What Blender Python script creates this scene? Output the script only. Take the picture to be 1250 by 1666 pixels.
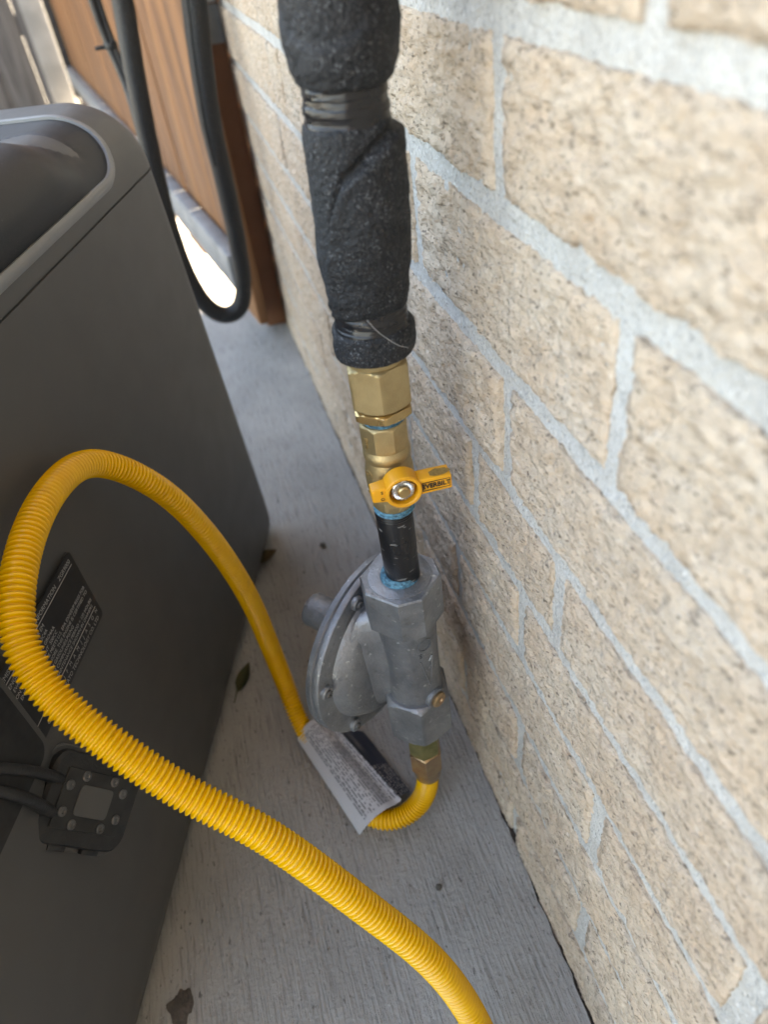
import bpy, bmesh, math, random
from mathutils import Vector, Matrix, noise
R_ = math.radians
for o in list(bpy.data.objects):
    bpy.data.objects.remove(o)
scene = bpy.context.scene
COL = scene.collection

# ------------------------------------------------------------------ camera
cam_d = bpy.data.cameras.new('camera')
cam = bpy.data.objects.new('camera', cam_d)
COL.objects.link(cam)
RIGHT = Vector((0.95312114, -0.28033814, -0.11388863))
DOWN = Vector((-0.26769381, -0.60573063, -0.74928661))
FWD = Vector((0.14106778, 0.74464819, -0.65237945))
m = Matrix((RIGHT, -DOWN, -FWD)).transposed().to_4x4()
m.translation = Vector((-0.118, 0.0, 0.614))
cam.matrix_world = m
cam_d.sensor_fit = 'VERTICAL'
cam_d.sensor_height = 24.0
cam_d.lens = 24.0 * 1190.0 / 1666.0
cam_d.clip_start = 0.01
cam_d.clip_end = 500
cam_d.dof.use_dof = True
cam_d.dof.focus_distance = 0.42
cam_d.dof.aperture_fstop = 4.6
scene.camera = cam

# ------------------------------------------------------------------ sky, sun, exposure
SUN_DIR = Vector((0.90, 0.20, 0.95)).normalized()
world = bpy.data.worlds.new('World')
scene.world = world
world.use_nodes = True
wn = world.node_tree
sky = wn.nodes.new('ShaderNodeTexSky')
sky.sky_type = 'NISHITA'
sky.sun_disc = False
sky.sun_elevation = math.asin(SUN_DIR.z)
sky.sun_rotation = math.atan2(SUN_DIR.x, SUN_DIR.y)
sky.dust_density = 2.5
wn.links.new(sky.outputs[0], wn.nodes['Background'].inputs[0])
wn.nodes['Background'].inputs[1].default_value = 0.15
sun_d = bpy.data.lights.new('sun', 'SUN')
sun_d.energy = 4.0
sun_d.angle = R_(0.5)
sun_d.color = (1.0, 0.95, 0.87)
sun = bpy.data.objects.new('sun', sun_d)
COL.objects.link(sun)
sun.rotation_euler = SUN_DIR.to_track_quat('Z', 'Y').to_euler()
vs = scene.view_settings
vs.view_transform = 'Standard'
vs.look = 'None'
vs.gamma = 1.0
vs.use_curve_mapping = False
vs.exposure = 3.4
vs.use_white_balance = True
vs.white_balance_temperature = 9000
vs.white_balance_tint = 10
scene.render.resolution_x = 769
scene.render.resolution_y = 1024

# ------------------------------------------------------------------ materials
class NB:
    def __init__(s, name):
        s.m = bpy.data.materials.new(name)
        s.m.use_nodes = True
        s.t = s.m.node_tree
        s.b = s.t.nodes['Principled BSDF']
        s.tc = s.t.nodes.new('ShaderNodeTexCoord')
        s.co = s.tc.outputs['Object']
        s.hs = []

    def n(s, kind, **kw):
        x = s.t.nodes.new(kind)
        for k, v in kw.items():
            if k in x.inputs:
                x.inputs[k].default_value = v
            else:
                setattr(x, k, v)
        return x

    def l(s, a, b):
        s.t.links.new(a, b)

    def randomise(s):
        oi = s.n('ShaderNodeObjectInfo')
        mu = s.n('ShaderNodeVectorMath', operation='MULTIPLY')
        mu.inputs[0].default_value = (7.1, 3.3, 5.7)
        s.l(oi.outputs['Random'], mu.inputs[1])
        ad = s.n('ShaderNodeVectorMath', operation='ADD')
        s.l(s.co, ad.inputs[0]); s.l(mu.outputs[0], ad.inputs[1])
        s.co = ad.outputs[0]
        s.rnd = oi.outputs['Random']
        return s

    def mapped(s, scale):
        mp = s.n('ShaderNodeMapping')
        mp.inputs['Scale'].default_value = scale
        s.l(s.co, mp.inputs[0])
        return mp.outputs[0]

    def noise(s, scale, detail=4, rough=.55, co=None, dist=0.0):
        x = s.n('ShaderNodeTexNoise')
        x.inputs['Scale'].default_value = scale
        x.inputs['Detail'].default_value = detail
        x.inputs['Roughness'].default_value = rough
        x.inputs['Distortion'].default_value = dist
        s.l(co or s.co, x.inputs['Vector'])
        return x.outputs['Fac']

    def voro(s, scale, co=None, out='Distance', feature='F1'):
        x = s.n('ShaderNodeTexVoronoi', feature=feature)
        x.inputs['Scale'].default_value = scale
        s.l(co or s.co, x.inputs['Vector'])
        return x.outputs[out]

    def ramp(s, f, a, b, va=0.0, vb=1.0):
        x = s.n('ShaderNodeMapRange')
        x.inputs['From Min'].default_value = a
        x.inputs['From Max'].default_value = b
        x.inputs['To Min'].default_value = va
        x.inputs['To Max'].default_value = vb
        s.l(f, x.inputs['Value'])
        return x.outputs[0]

    def math(s, op, a, b):
        x = s.n('ShaderNodeMath', operation=op)
        for i, v in enumerate((a, b)):
            if isinstance(v, (int, float)):
                x.inputs[i].default_value = v
            else:
                s.l(v, x.inputs[i])
        return x.outputs[0]

    def mix(s, f, a, b, mode='MIX'):
        x = s.n('ShaderNodeMix', data_type='RGBA', blend_type=mode)
        if isinstance(f, (int, float)):
            x.inputs[0].default_value = f
        else:
            s.l(f, x.inputs[0])
        for i, v in ((6, a), (7, b)):
            if isinstance(v, tuple):
                x.inputs[i].default_value = (*v, 1)
            else:
                s.l(v, x.inputs[i])
        return x.outputs[2]

    def color(s, c):
        if isinstance(c, tuple):
            s.b.inputs['Base Color'].default_value = (*c, 1)
        else:
            s.l(c, s.b.inputs['Base Color'])
        return s

    def rough(s, r):
        if isinstance(r, (int, float)):
            s.b.inputs['Roughness'].default_value = r
        else:
            s.l(r, s.b.inputs['Roughness'])
        return s

    def set(s, **kw):
        for k, v in kw.items():
            s.b.inputs[k.replace('_', ' ')].default_value = v
        return s

    def bump(s, h, dist, strength=1.0):
        x = s.n('ShaderNodeBump')
        x.inputs['Distance'].default_value = dist
        x.inputs['Strength'].default_value = strength
        s.l(h, x.inputs['Height'])
        if s.hs:
            s.l(s.hs[-1], x.inputs['Normal'])
        s.hs.append(x.outputs[0])
        s.l(x.outputs[0], s.b.inputs['Normal'])
        return s

M = {}
def simple(name, c1, c2, rough, metal=0.0, nscale=40, bscale=0, bdist=0.0, spread=(.35, .65), **kw):
    b = NB(name)
    b.color(b.mix(b.ramp(b.noise(nscale), *spread), c1, c2))
    b.rough(b.ramp(b.noise(nscale * 2.3), .3, .7, rough * .85, rough * 1.15))
    b.set(Metallic=metal, **kw)
    if bscale:
        b.bump(b.noise(bscale, 5), bdist)
    M[name] = b.m
    return b

# brick: coarse torn clay face with smooth margins, dark pits drawn in colour, painted crease shade and grey smears
b = NB('brick').randomise()
gen = b.tc.outputs['Generated']
sep = b.n('ShaderNodeSeparateXYZ'); b.l(gen, sep.inputs[0])
yc = b.math('ABSOLUTE', b.math('SUBTRACT', sep.outputs[1], .5), 0)
inner = b.ramp(b.math('ADD', yc, b.math('MULTIPLY', b.noise(60), .02)), .495, .482)
st = b.mapped((1, .6, 1.3))
c0 = b.mix(b.ramp(b.rnd, 0, 1), (.60, .465, .345), (.55, .42, .315))
c0 = b.mix(b.ramp(b.noise(24, 5), .35, .68), c0, (.60, .50, .40))
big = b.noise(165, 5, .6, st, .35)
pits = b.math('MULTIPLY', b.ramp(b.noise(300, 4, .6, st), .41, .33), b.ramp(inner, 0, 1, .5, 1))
c0 = b.mix(b.math('MULTIPLY', b.ramp(big, .48, .36), .5), c0, (.37, .28, .205))  # low spots of the relief darkened: crease shade painted into the clay
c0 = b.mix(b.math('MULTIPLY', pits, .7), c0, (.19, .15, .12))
c0 = b.mix(b.ramp(b.noise(22, 5, .6), .70, .75, 0, .8), c0, (.26, .25, .24))
c0 = b.mix(b.ramp(b.noise(210, 3, .5, st), .64, .72, 0, .55), c0, (.72, .63, .53))
c0 = b.mix(b.math('MULTIPLY', b.ramp(b.noise(420, 2, .5, st), .36, .31), b.ramp(inner, 0, 1, .2, .8)), c0, (.15, .115, .09))
c0 = b.mix(b.ramp(b.voro(46), .06, .02, 0, .75), c0, (.09, .07, .06))
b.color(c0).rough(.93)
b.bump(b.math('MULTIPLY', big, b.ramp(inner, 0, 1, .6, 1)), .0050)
b.bump(b.math('MULTIPLY', b.noise(520, 4, .6, st), b.ramp(inner, 0, 1, .3, 1)), .0009)
M['brick'] = b.m

b = NB('mortar')
c0 = b.mix(b.ramp(b.noise(30, 6), .35, .65), (.45, .44, .42), (.56, .55, .525))
c0 = b.mix(b.ramp(b.noise(520, 2), .42, .34), c0, (.34, .33, .315))
c0 = b.mix(b.ramp(b.noise(430, 2), .62, .70), c0, (.66, .65, .63))
b.color(c0).rough(.95)
b.bump(b.noise(500, 3, .6), .0016).bump(b.noise(160, 4), .0024)
M['mortar'] = b.m

b = NB('concrete')
broom = b.noise(1, 5, .6, b.mapped((420, 26, 50)), .3)
blot = b.noise(7, 6, .6)
c0 = b.mix(b.ramp(blot, .35, .66), (.31, .31, .305), (.41, .405, .395))
c0 = b.mix(b.ramp(b.noise(2.6, 4), .52, .72, 0, .45), c0, (.28, .255, .22))
c0 = b.mix(b.ramp(broom, .47, .30, 0, .6), c0, (.16, .155, .15))
c0 = b.mix(b.ramp(b.noise(230, 3, .6, b.mapped((1.3, .6, 1))), .375, .30, 0, .8), c0, (.08, .075, .07))
c0 = b.mix(b.ramp(b.noise(330, 2), .69, .74, 0, .6), c0, (.55, .55, .55))
b.color(c0).rough(.88)
b.bump(broom, .0030).bump(b.noise(260, 3, .5), .0014)
M['concrete'] = b.m
simple('dirt', (.06, .052, .045), (.12, .10, .085), .95, nscale=120, bscale=400, bdist=.002)
simple('pale_ground', (.42, .40, .36), (.52, .50, .46), .95, nscale=4, bscale=200, bdist=.003)

b = NB('generator_grey')
b.color((.078, .077, .075)).rough(b.ramp(b.noise(30), .3, .7, .40, .48))
b.bump(b.noise(2600, 2), .00012)
M['generator_grey'] = b.m
b = NB('generator_dark')
dust = b.ramp(b.noise(900, 2, .5), .70, .76)
b.color(b.mix(b.math('MULTIPLY', dust, .6), (.010, .0115, .015), (.28, .28, .28))).rough(.40).set(Specular_IOR_Level=.4)
b.bump(b.noise(1800, 2), .00025)
M['generator_dark'] = b.m
simple('generator_trim', (.20, .205, .21), (.23, .235, .24), .35)
simple('generator_inside', (.012, .012, .013), (.02, .02, .02), .6)
simple('black_rubber', (.012, .012, .013), (.022, .022, .023), .5, nscale=60, bscale=700, bdist=.0003)
b = NB('cable_black')
b.color(b.mix(b.ramp(b.noise(700, 2), .60, .68, 0, .6), (.007, .0072, .008), (.09, .09, .09))).rough(.5)
b.bump(b.noise(500, 3), .0008)
M['cable_black'] = b.m
simple('screw_grey', (.10, .10, .10), (.16, .16, .16), .45, .6)
simple('label_black', (.013, .013, .014), (.017, .017, .018), .35)
simple('label_print', (.36, .36, .36), (.40, .40, .40), .5)
simple('white_print', (.7, .7, .7), (.75, .75, .75), .5)

b = NB('yellow_hose')
b.color(b.mix(b.ramp(b.noise(90), .35, .65), (.76, .41, .008), (.80, .45, .010))).rough(.27)
b.set(Coat_Weight=.25, Coat_Roughness=.2)
M['yellow_hose'] = b.m

b = NB('black_foam')
cells = b.voro(1500)
spk = b.math('MULTIPLY', b.ramp(b.noise(1250, 2, .6), .61, .68), b.ramp(b.noise(120), .30, .6))
c0 = b.mix(b.ramp(b.noise(45), .3, .7), (.010, .011, .013), (.022, .024, .028))
b.color(b.mix(b.math('MULTIPLY', spk, .85), c0, (.24, .25, .27))).rough(.6).set(Specular_IOR_Level=.3)
b.bump(b.noise(420, 3, .6), .0018)
M['black_foam'] = b.m
b = NB('black_tape')
b.color((.011, .011, .013)).rough(b.ramp(b.noise(90), .3, .7, .22, .38))
b.bump(b.noise(1, 3, .5, b.mapped((60, 60, 420))), .0008)
M['black_tape'] = b.m

simple('cast_brass', (.52, .40, .215), (.43, .32, .165), .42, .8, nscale=70, bscale=1400, bdist=.00025)
simple('bright_brass', (.66, .47, .22), (.52, .36, .17), .30, .95, nscale=60, bscale=600, bdist=.0001)
simple('nut_brass', (.42, .26, .16), (.50, .36, .20), .33, .9, nscale=90, bscale=700, bdist=.0001)
simple('olive_plating', (.30, .28, .12), (.20, .19, .07), .38, .8, nscale=110)
simple('zinc', (.62, .62, .62), (.5, .5, .5), .28, .95, nscale=200, bscale=500, bdist=.0002)
simple('thread_paste', (.03, .10, .15), (.10, .31, .44), .5, nscale=420, bscale=600, bdist=.0012)
b = simple('handle_yellow', (.80, .40, .018), (.84, .44, .025), .38, nscale=60, bscale=900, bdist=.00015)
b2 = NB('handle_yellow')
c0 = b2.mix(b2.ramp(b2.noise(300, 3), .72, .76), (.78, .35, .020), (.05, .04, .03))
b2.color(c0).rough(.38).bump(b2.noise(900), .00012)
M['handle_yellow'] = b2.m
simple('worn_metal', (.22, .135, .035), (.34, .21, .06), .5, .2, nscale=500)
simple('ink_black', (.012, .012, .012), (.014, .014, .014), .6)
b = NB('black_iron')
scr = b.ramp(b.noise(1, 3, .5, b.mapped((120, 120, 260))), .63, .67)
b.color(b.mix(scr, (.017, .017, .019), (.20, .20, .20))).rough(b.ramp(b.noise(40), .3, .7, .25, .42))
b.set(Metallic=.25)
b.bump(b.noise(500), .0001)
M['black_iron'] = b.m
b = NB('cast_aluminium')
c0 = b.mix(b.ramp(b.noise(38, 6), .34, .66), (.18, .192, .21), (.31, .325, .345))
c0 = b.mix(b.ramp(b.noise(210, 4), .64, .72, 0, .7), c0, (.62, .64, .66))
c0 = b.mix(b.ramp(b.noise(120, 5), .40, .33, 0, .5), c0, (.17, .175, .18))
b.color(c0).rough(b.ramp(b.noise(60, 4), .3, .7, .36, .56)).set(Metallic=.75)
b.bump(b.noise(420, 4), .0005).bump(b.noise(70, 3), .0009)
M['cast_aluminium'] = b.m
simple('dark_casting', (.05, .05, .053), (.08, .08, .085), .5, .4)

b = NB('paper_tag')
sp = b.n('ShaderNodeSeparateXYZ'); b.l(b.tc.outputs['UV'], sp.inputs[0])
U, V = sp.outputs[0], sp.outputs[1]
mp = b.n('ShaderNodeCombineXYZ'); b.l(b.math('MULTIPLY', U, 34), mp.inputs[0]); b.l(b.math('MULTIPLY', b.math('FLOOR', b.math('MULTIPLY', V, 17), 0), 7.3), mp.inputs[1])
words = b.ramp(b.noise(1, 2, .6, mp.outputs[0]), .44, .50)
row = b.ramp(b.math('FRACT', b.math('MULTIPLY', V, 17), 0), .45, .5)
inx = b.math('MULTIPLY', b.ramp(b.math('ABSOLUTE', b.math('SUBTRACT', U, .5), 0), .46, .45), b.ramp(V, .20, .21))
blk = b.math('MULTIPLY', b.ramp(b.math('ABSOLUTE', b.math('SUBTRACT', V, .70), 0), .10, .09), b.ramp(b.math('ABSOLUTE', b.math('SUBTRACT', U, .62), 0), .34, .33))
txt = b.math('MULTIPLY', b.math('MULTIPLY', words, row), inx)
c0 = b.mix(b.math('MULTIPLY', txt, .8), (.50, .51, .54), (.09, .095, .11))
c0 = b.mix(b.math('MULTIPLY', blk, .5), c0, (.14, .145, .16))
frame = b.math('MULTIPLY', b.ramp(b.math('ABSOLUTE', b.math('SUBTRACT', b.math('ABSOLUTE', b.math('SUBTRACT', V, .6), 0), .34), 0), .012, .006), inx)
c0 = b.mix(b.math('MULTIPLY', frame, .7), c0, (.12, .12, .13))
b.color(c0).rough(.3)
b.bump(b.noise(60, 3), .0012)
M['paper_tag'] = b.m
b = NB('blue_tag')
sp = b.n('ShaderNodeSeparateXYZ'); b.l(b.tc.outputs['UV'], sp.inputs[0])
row = b.ramp(b.math('FRACT', b.math('MULTIPLY', sp.outputs[1], 9), 0), .45, .55)
mp = b.n('ShaderNodeCombineXYZ'); b.l(b.math('MULTIPLY', sp.outputs[0], 60), mp.inputs[0]); b.l(b.math('MULTIPLY', b.math('FLOOR', b.math('MULTIPLY', sp.outputs[1], 9), 0), 5.1), mp.inputs[1])
tx = b.math('MULTIPLY', b.math('MULTIPLY', row, b.ramp(b.noise(1, 2, .6, mp.outputs[0]), .45, .5)), b.ramp(sp.outputs[0], .55, .56))
b.color(b.mix(b.math('MULTIPLY', tx, .6), (.022, .028, .05), (.5, .5, .52))).rough(.3)
M['blue_tag'] = b.m

b = NB('brown_wood').randomise()
g1 = b.noise(1, 5, .6, b.mapped((22, 22, 1.3)), .8)
c0 = b.mix(b.ramp(g1, .32, .68), (.07, .022, .007), (.33, .145, .052))
c0 = b.mix(b.ramp(b.noise(1, 3, .5, b.mapped((60, 60, 2)), .4), .62, .72, 0, .6), c0, (.36, .20, .095))
c0 = b.mix(b.ramp(b.rnd, 0, 1, 0, .35), c0, (.20, .095, .042))
b.color(c0).rough(.62).bump(g1, .002)
M['brown_wood'] = b.m
b = NB('grey_wood').randomise()
g1 = b.noise(1, 5, .65, b.mapped((40, 40, 2.2)), .6)
c0 = b.mix(b.ramp(g1, .35, .65), (.035, .032, .034), (.11, .105, .105))
b.color(c0).rough(.9).bump(g1, .002)
M['grey_wood'] = b.m
simple('pale_wood', (.16, .155, .15), (.24, .235, .23), .85, nscale=8)
simple('brown_paint', (.20, .085, .042), (.24, .105, .055), .55, nscale=14, bscale=200, bdist=.0004)
simple('grey_steel', (.20, .205, .21), (.28, .285, .29), .5, .3, nscale=20)
simple('black_steel', (.02, .02, .02), (.04, .04, .04), .5, .2)
simple('leaf_brown', (.10, .07, .035), (.18, .13, .06), .7, nscale=90)
simple('leaf_olive', (.07, .08, .03), (.12, .11, .05), .7, nscale=90)
simple('pebble', (.05, .045, .04), (.14, .13, .11), .9, nscale=300, bscale=800, bdist=.0004)
simple('silver_tape', (.40, .41, .42), (.55, .56, .57), .4, .5, nscale=60)

# ------------------------------------------------------------------ helpers
def obj(name, bm, mat, parent=None, smooth=True, ang=35):
    me = bpy.data.meshes.new(name)
    bmesh.ops.recalc_face_normals(bm, faces=bm.faces)
    bm.to_mesh(me); bm.free()
    if smooth:
        me.shade_smooth()
        if ang < 180:
            me.set_sharp_from_angle(angle=R_(ang))
    me.materials.append(M[mat] if isinstance(mat, str) else mat)
    o = bpy.data.objects.new(name, me)
    COL.objects.link(o)
    if parent is not None:
        o.parent = parent
    return o

def tag(o, label, cat, group=None):
    o['label'] = label; o['category'] = cat
    if group: o['group'] = group
    return o

def thing(name, label, cat, loc=(0, 0, 0), group=None, rot=None):
    o = bpy.data.objects.new(name, None)
    o.empty_display_size = .05
    COL.objects.link(o)
    o.location = loc
    if rot: o.rotation_euler = rot
    return tag(o, label, cat, group)

def struct(o):
    o['kind'] = 'structure'
    return o

def add_box(bm, x0, x1, y0, y1, z0, z1, bev=0.0, seg=2, mat=None):
    r = bmesh.ops.create_cube(bm, size=1)
    vv = r['verts']
    for v in vv:
        v.co = Vector(((x0 + x1) / 2 + v.co.x * (x1 - x0), (y0 + y1) / 2 + v.co.y * (y1 - y0), (z0 + z1) / 2 + v.co.z * (z1 - z0)))
    if bev:
        es = list({e for v in vv for e in v.link_edges})
        r = bmesh.ops.bevel(bm, geom=es, offset=bev, segments=seg, affect='EDGES', profile=.5)
        vv = r['verts']
    if mat is not None:
        for v in set(vv): v.co = mat @ v.co
    return vv

def box(name, mat, parent, *a, bev=0.0, xf=None):
    bm = bmesh.new()
    add_box(bm, *a, bev=bev)
    if xf is not None: bm.transform(xf)
    return obj(name, bm, mat, parent)

def add_lathe(bm, prof, seg=48, xf=None, cap=True, rfun=None):
    rings = []
    for r, z in prof:
        ring = []
        for i in range(seg):
            a = 2 * math.pi * i / seg
            rr = r if rfun is None else rfun(a, z, r)
            p = Vector((rr * math.cos(a), rr * math.sin(a), z))
            ring.append(bm.verts.new(xf @ p if xf is not None else p))
        rings.append(ring)
    for k in range(len(rings) - 1):
        for i in range(seg):
            j = (i + 1) % seg
            bm.faces.new((rings[k][i], rings[k][j], rings[k + 1][j], rings[k + 1][i]))
    if cap:
        bm.faces.new(rings[0][::-1]); bm.faces.new(rings[-1])

def lathe(name, mat, parent, prof, seg=48, xf=None, rfun=None, ang=35):
    bm = bmesh.new(); add_lathe(bm, prof, seg, xf, True, rfun)
    return obj(name, bm, mat, parent, ang=ang)

def add_prism(bm, n, r, z0, z1, rot=0.0, ch=0.0, rin=None, xf=None):
    """n-sided bar across z with chamfered ends; r is to the corners; corners trimmed by a round of rin at both ends"""
    prof = [(1, z0 + ch), (1, z1 - ch)]
    if ch:
        k = (rin / r) if rin else 1 - ch / r
        prof = [(k, z0)] + prof + [(k, z1)]
    add_lathe(bm, [(p[0] * r, p[1]) for p in prof], n, (xf or Matrix()) @ Matrix.Rotation(rot, 4, 'Z'))

def add_nut(bm, af, z0, z1, rot=0.0, ch=.12, seg=96, xf=None, n=6):
    """hex (or n-gon) nut with round-turned corners at both ends: dense ring section clipped by a circle"""
    ap = af / 2; rc = ap / math.cos(math.pi / n)
    def poly(a):
        t = ((a - rot) % (2 * math.pi / n)) - math.pi / n
        return ap / math.cos(t)
    H = z1 - z0; c = ch * af
    prof = [(0, ap * .93), (c * .35, ap * 1.0), (c, rc * .985), (H - c, rc * .985), (H - c * .35, ap * 1.0), (H, ap * .93)]
    fine = []
    N = 8
    zs = [0, c * .2, c * .45, c * .75, c, H - c, H - c * .75, H - c * .45, H - c * .2, H]
    def lim(z):
        q = min(z, H - z)
        t = min(1, q / c)
        return ap * .95 + (rc - ap * .95) * math.sin(t * math.pi / 2)
    add_lathe(bm, [(1, z0 + z) for z in zs], seg, xf, True, lambda a, z, r: min(poly(a), lim(z - z0)))

def axis_matrix(o, zdir, xdir=None):
    z = Vector(zdir).normalized()
    x = Vector(xdir) if xdir is not None else (Vector((0, 0, 1)) if abs(z.z) < .9 else Vector((1, 0, 0)))
    y = z.cross(x).normalized(); x = y.cross(z).normalized()
    mm = Matrix((x, y, z)).transposed().to_4x4()
    mm.translation = Vector(o)
    return mm

def catmull(pts, step):
    P = [Vector(p) for p in pts]
    P = [P[0] * 2 - P[1]] + P + [P[-1] * 2 - P[-2]]
    out = []
    for i in range(1, len(P) - 2):
        p0, p1, p2, p3 = P[i - 1:i + 3]
        # centripetal
        t0 = 0; t1 = t0 + max((p1 - p0).length, 1e-6) ** .5; t2 = t1 + (p2 - p1).length ** .5; t3 = t2 + max((p3 - p2).length, 1e-6) ** .5
        n = 40
        for k in range(n):
            t = t1 + (t2 - t1) * k / n
            a1 = p0.lerp(p1, (t - t0) / (t1 - t0)); a2 = p1.lerp(p2, (t - t1) / (t2 - t1)); a3 = p2.lerp(p3, (t - t2) / (t3 - t2))
            b1 = a1.lerp(a2, (t - t0) / (t2 - t0)); b2 = a2.lerp(a3, (t - t1) / (t3 - t1))
            out.append(b1.lerp(b2, (t - t1) / (t2 - t1)))
    out.append(P[-2])
    # resample
    res = [out[0]]; acc = 0; last = out[0]
    for q in out[1:]:
        d = (q - last).length
        while d > 0 and acc + d >= step:
            f = (step - acc) / d
            last = last.lerp(q, f); res.append(last.copy()); d = (q - last).length; acc = 0
        acc += d; last = q
    return res

def smooth_path(p, it):
    for _ in range(it):
        p = [p[0]] + [(p[i - 1] + p[i] * 2 + p[i + 1]) / 4 for i in range(1, len(p) - 1)] + [p[-1]]
    return p

def add_tube(bm, path, rad, seg=20, rfun=None):
    n = len(path)
    up = None
    rings = []
    for i, p in enumerate(path):
        t = (path[min(i + 1, n - 1)] - path[max(i - 1, 0)]).normalized()
        if up is None:
            up = Vector((0, 0, 1)) if abs(t.z) < .9 else Vector((0, 1, 0))
        x = t.cross(up).normalized(); up = x.cross(t).normalized()
        r = rad(i) if callable(rad) else rad
        ring = []
        for k in range(seg):
            a = 2 * math.pi * k / seg
            rr = r if rfun is None else r * rfun(i, a)
            ring.append(bm.verts.new(p + (x * math.cos(a) + up * math.sin(a)) * rr))
        rings.append(ring)
    for i in range(n - 1):
        for k in range(seg):
            j = (k + 1) % seg
            bm.faces.new((rings[i][k], rings[i][j], rings[i + 1][j], rings[i + 1][k]))
    bm.faces.new(rings[0][::-1]); bm.faces.new(rings[-1])

def add_text(name, body, size, xf, mat, parent, align='LEFT', depth=.0001, sx=1.0, bold=0.0):
    cu = bpy.data.curves.new(name, 'FONT')
    cu.body = body; cu.size = size; cu.align_x = align; cu.align_y = 'CENTER'
    cu.extrude = depth; cu.resolution_u = 3; cu.offset = bold
    to = bpy.data.objects.new(name, cu); COL.objects.link(to)
    dg = bpy.context.evaluated_depsgraph_get()
    me = bpy.data.meshes.new_from_object(to.evaluated_get(dg))
    bpy.data.objects.remove(to)
    me.transform(xf @ Matrix.Diagonal((sx, 1, 1, 1)))
    me.materials.clear(); me.materials.append(M[mat])
    me.name = name
    o = bpy.data.objects.new(name, me); COL.objects.link(o); o.parent = parent
    return o

def nz(p, s, seed=0.0):
    return noise.noise(Vector(p) * s + Vector((seed, seed * 1.7, -seed)))

def rrect(hx, hy, rc, n=8):
    pts = []
    for cx, cy, a0 in ((hx - rc, hy - rc, 0), (-hx + rc, hy - rc, 90), (-hx + rc, -hy + rc, 180), (hx - rc, -hy + rc, 270)):
        for k in range(n + 1):
            a = R_(a0 + 90 * k / n)
            pts.append((cx + rc * math.cos(a), cy + rc * math.sin(a)))
    return pts

def add_plate(bm, pts, z0, z1, xf=None, ch=0.0):
    """flat plate from an outline, upper edge chamfered"""
    levels = [(0, z0), (0, z1)] if not ch else [(0, z0), (0, z1 - ch), (ch, z1)]
    cx = sum(p[0] for p in pts) / len(pts); cy = sum(p[1] for p in pts) / len(pts)
    mx = max(math.hypot(p[0] - cx, p[1] - cy) for p in pts)
    rings = []
    for ins, z in levels:
        k = 1 - ins / mx
        rings.append([bm.verts.new((xf or Matrix()) @ Vector((cx + (p[0] - cx) * k, cy + (p[1] - cy) * k, z))) for p in pts])
    n = len(pts)
    for a, b_ in zip(rings, rings[1:]):
        for i in range(n):
            bm.faces.new((a[i], a[(i + 1) % n], b_[(i + 1) % n], b_[i]))
    bm.faces.new(rings[0][::-1]); bm.faces.new(rings[-1])

# ------------------------------------------------------------------ ground
random.seed(4)
bm = bmesh.new()
bmesh.ops.create_grid(bm, x_segments=1, y_segments=1, size=120)
bm.transform(Matrix.Translation((0, 0, -.03)))
struct(obj('ground', bm, 'pale_ground'))

# concrete slab: ragged edge along the wall, with the joint open to dirt
bm = bmesh.new()
top = []; bot = []
y = -2.0
edge = []
while y < 1.42:
    jx = -.0016 - .0020 * abs(nz((y, 0, 0), 26)) - .003 * max(0, nz((y, 3, 0), 70)) - .0035 * max(0.0, min(1.0, (.32 - y) / .2)) * (0.5 + nz((y, 9, 0), 40))
    edge.append((jx, y)); y += .006
outline = edge + [(-.0055, 1.42), (-1.6, 1.42), (-1.6, -2.0)]
tv = [bm.verts.new((x, yy, 0)) for x, yy in outline]
bv = [bm.verts.new((x, yy, -.028)) for x, yy in outline]
n_ = len(outline)
for i in range(n_):
    bm.faces.new((tv[i], tv[(i + 1) % n_], bv[(i + 1) % n_], bv[i]))
bm.faces.new(tv)
struct(obj('concrete_slab', bm, 'concrete', smooth=False))
bm = bmesh.new()
add_box(bm, -.03, .02, -2, 1.42, -.029, -.0045)
struct(obj('soil_joint', bm, 'dirt', smooth=False))

# ------------------------------------------------------------------ brick wall
wall = thing('brick_wall', 'tan rough-faced brick house wall with pale grey mortar joints', 'wall')
bm = bmesh.new()
NY, NZ_ = 700, 350
Y0, Y1, Z0, Z1 = -.75, 1.52, -.028, 1.06  # far wall end is invented, placed for sun and shade beyond the gate
grid = [[bm.verts.new((.0023 + .0007 * nz((0, Y0 + (Y1 - Y0) * i / NY, Z0 + (Z1 - Z0) * j / NZ_), 90) + .0010 * nz((1, Y0 + (Y1 - Y0) * i / NY, Z0 + (Z1 - Z0) * j / NZ_), 260),
                       Y0 + (Y1 - Y0) * i / NY, Z0 + (Z1 - Z0) * j / NZ_)) for j in range(NZ_ + 1)] for i in range(NY + 1)]
for i in range(NY):
    for j in range(NZ_):
        bm.faces.new((grid[i][j], grid[i][j + 1], grid[i + 1][j + 1], grid[i + 1][j]))
obj('mortar_bed', bm, 'mortar', wall)
bm = bmesh.new()
add_box(bm, .009, .26, -.75, 1.52, -.028, 1.06)
obj('wall_core', bm, 'mortar', wall, smooth=False)
bm = bmesh.new()
add_box(bm, .002, .26, -2.6, 1.52, 1.062, 2.7)
add_box(bm, .002, .26, -2.6, -.752, -.028, 1.061)
obj('wall_continuation', bm, 'brick', wall, smooth=False)
bm = bmesh.new()
add_box(bm, -.62, .40, -2.7, 1.50, 2.46, 2.50)
add_box(bm, -.65, -.621, -2.7, 1.50, 2.40, 2.58)
obj('added_shade_eave', bm, 'brown_paint', wall, smooth=False)  # unseen overhang, added to cut the sky light from above
back = thing('added_shade_wall', 'plain tan wall added out of view to shade the brick wall corner', 'wall', (-1.6, -1.35, -.03))  # unseen wall added behind the camera to hold back sky light
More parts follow.
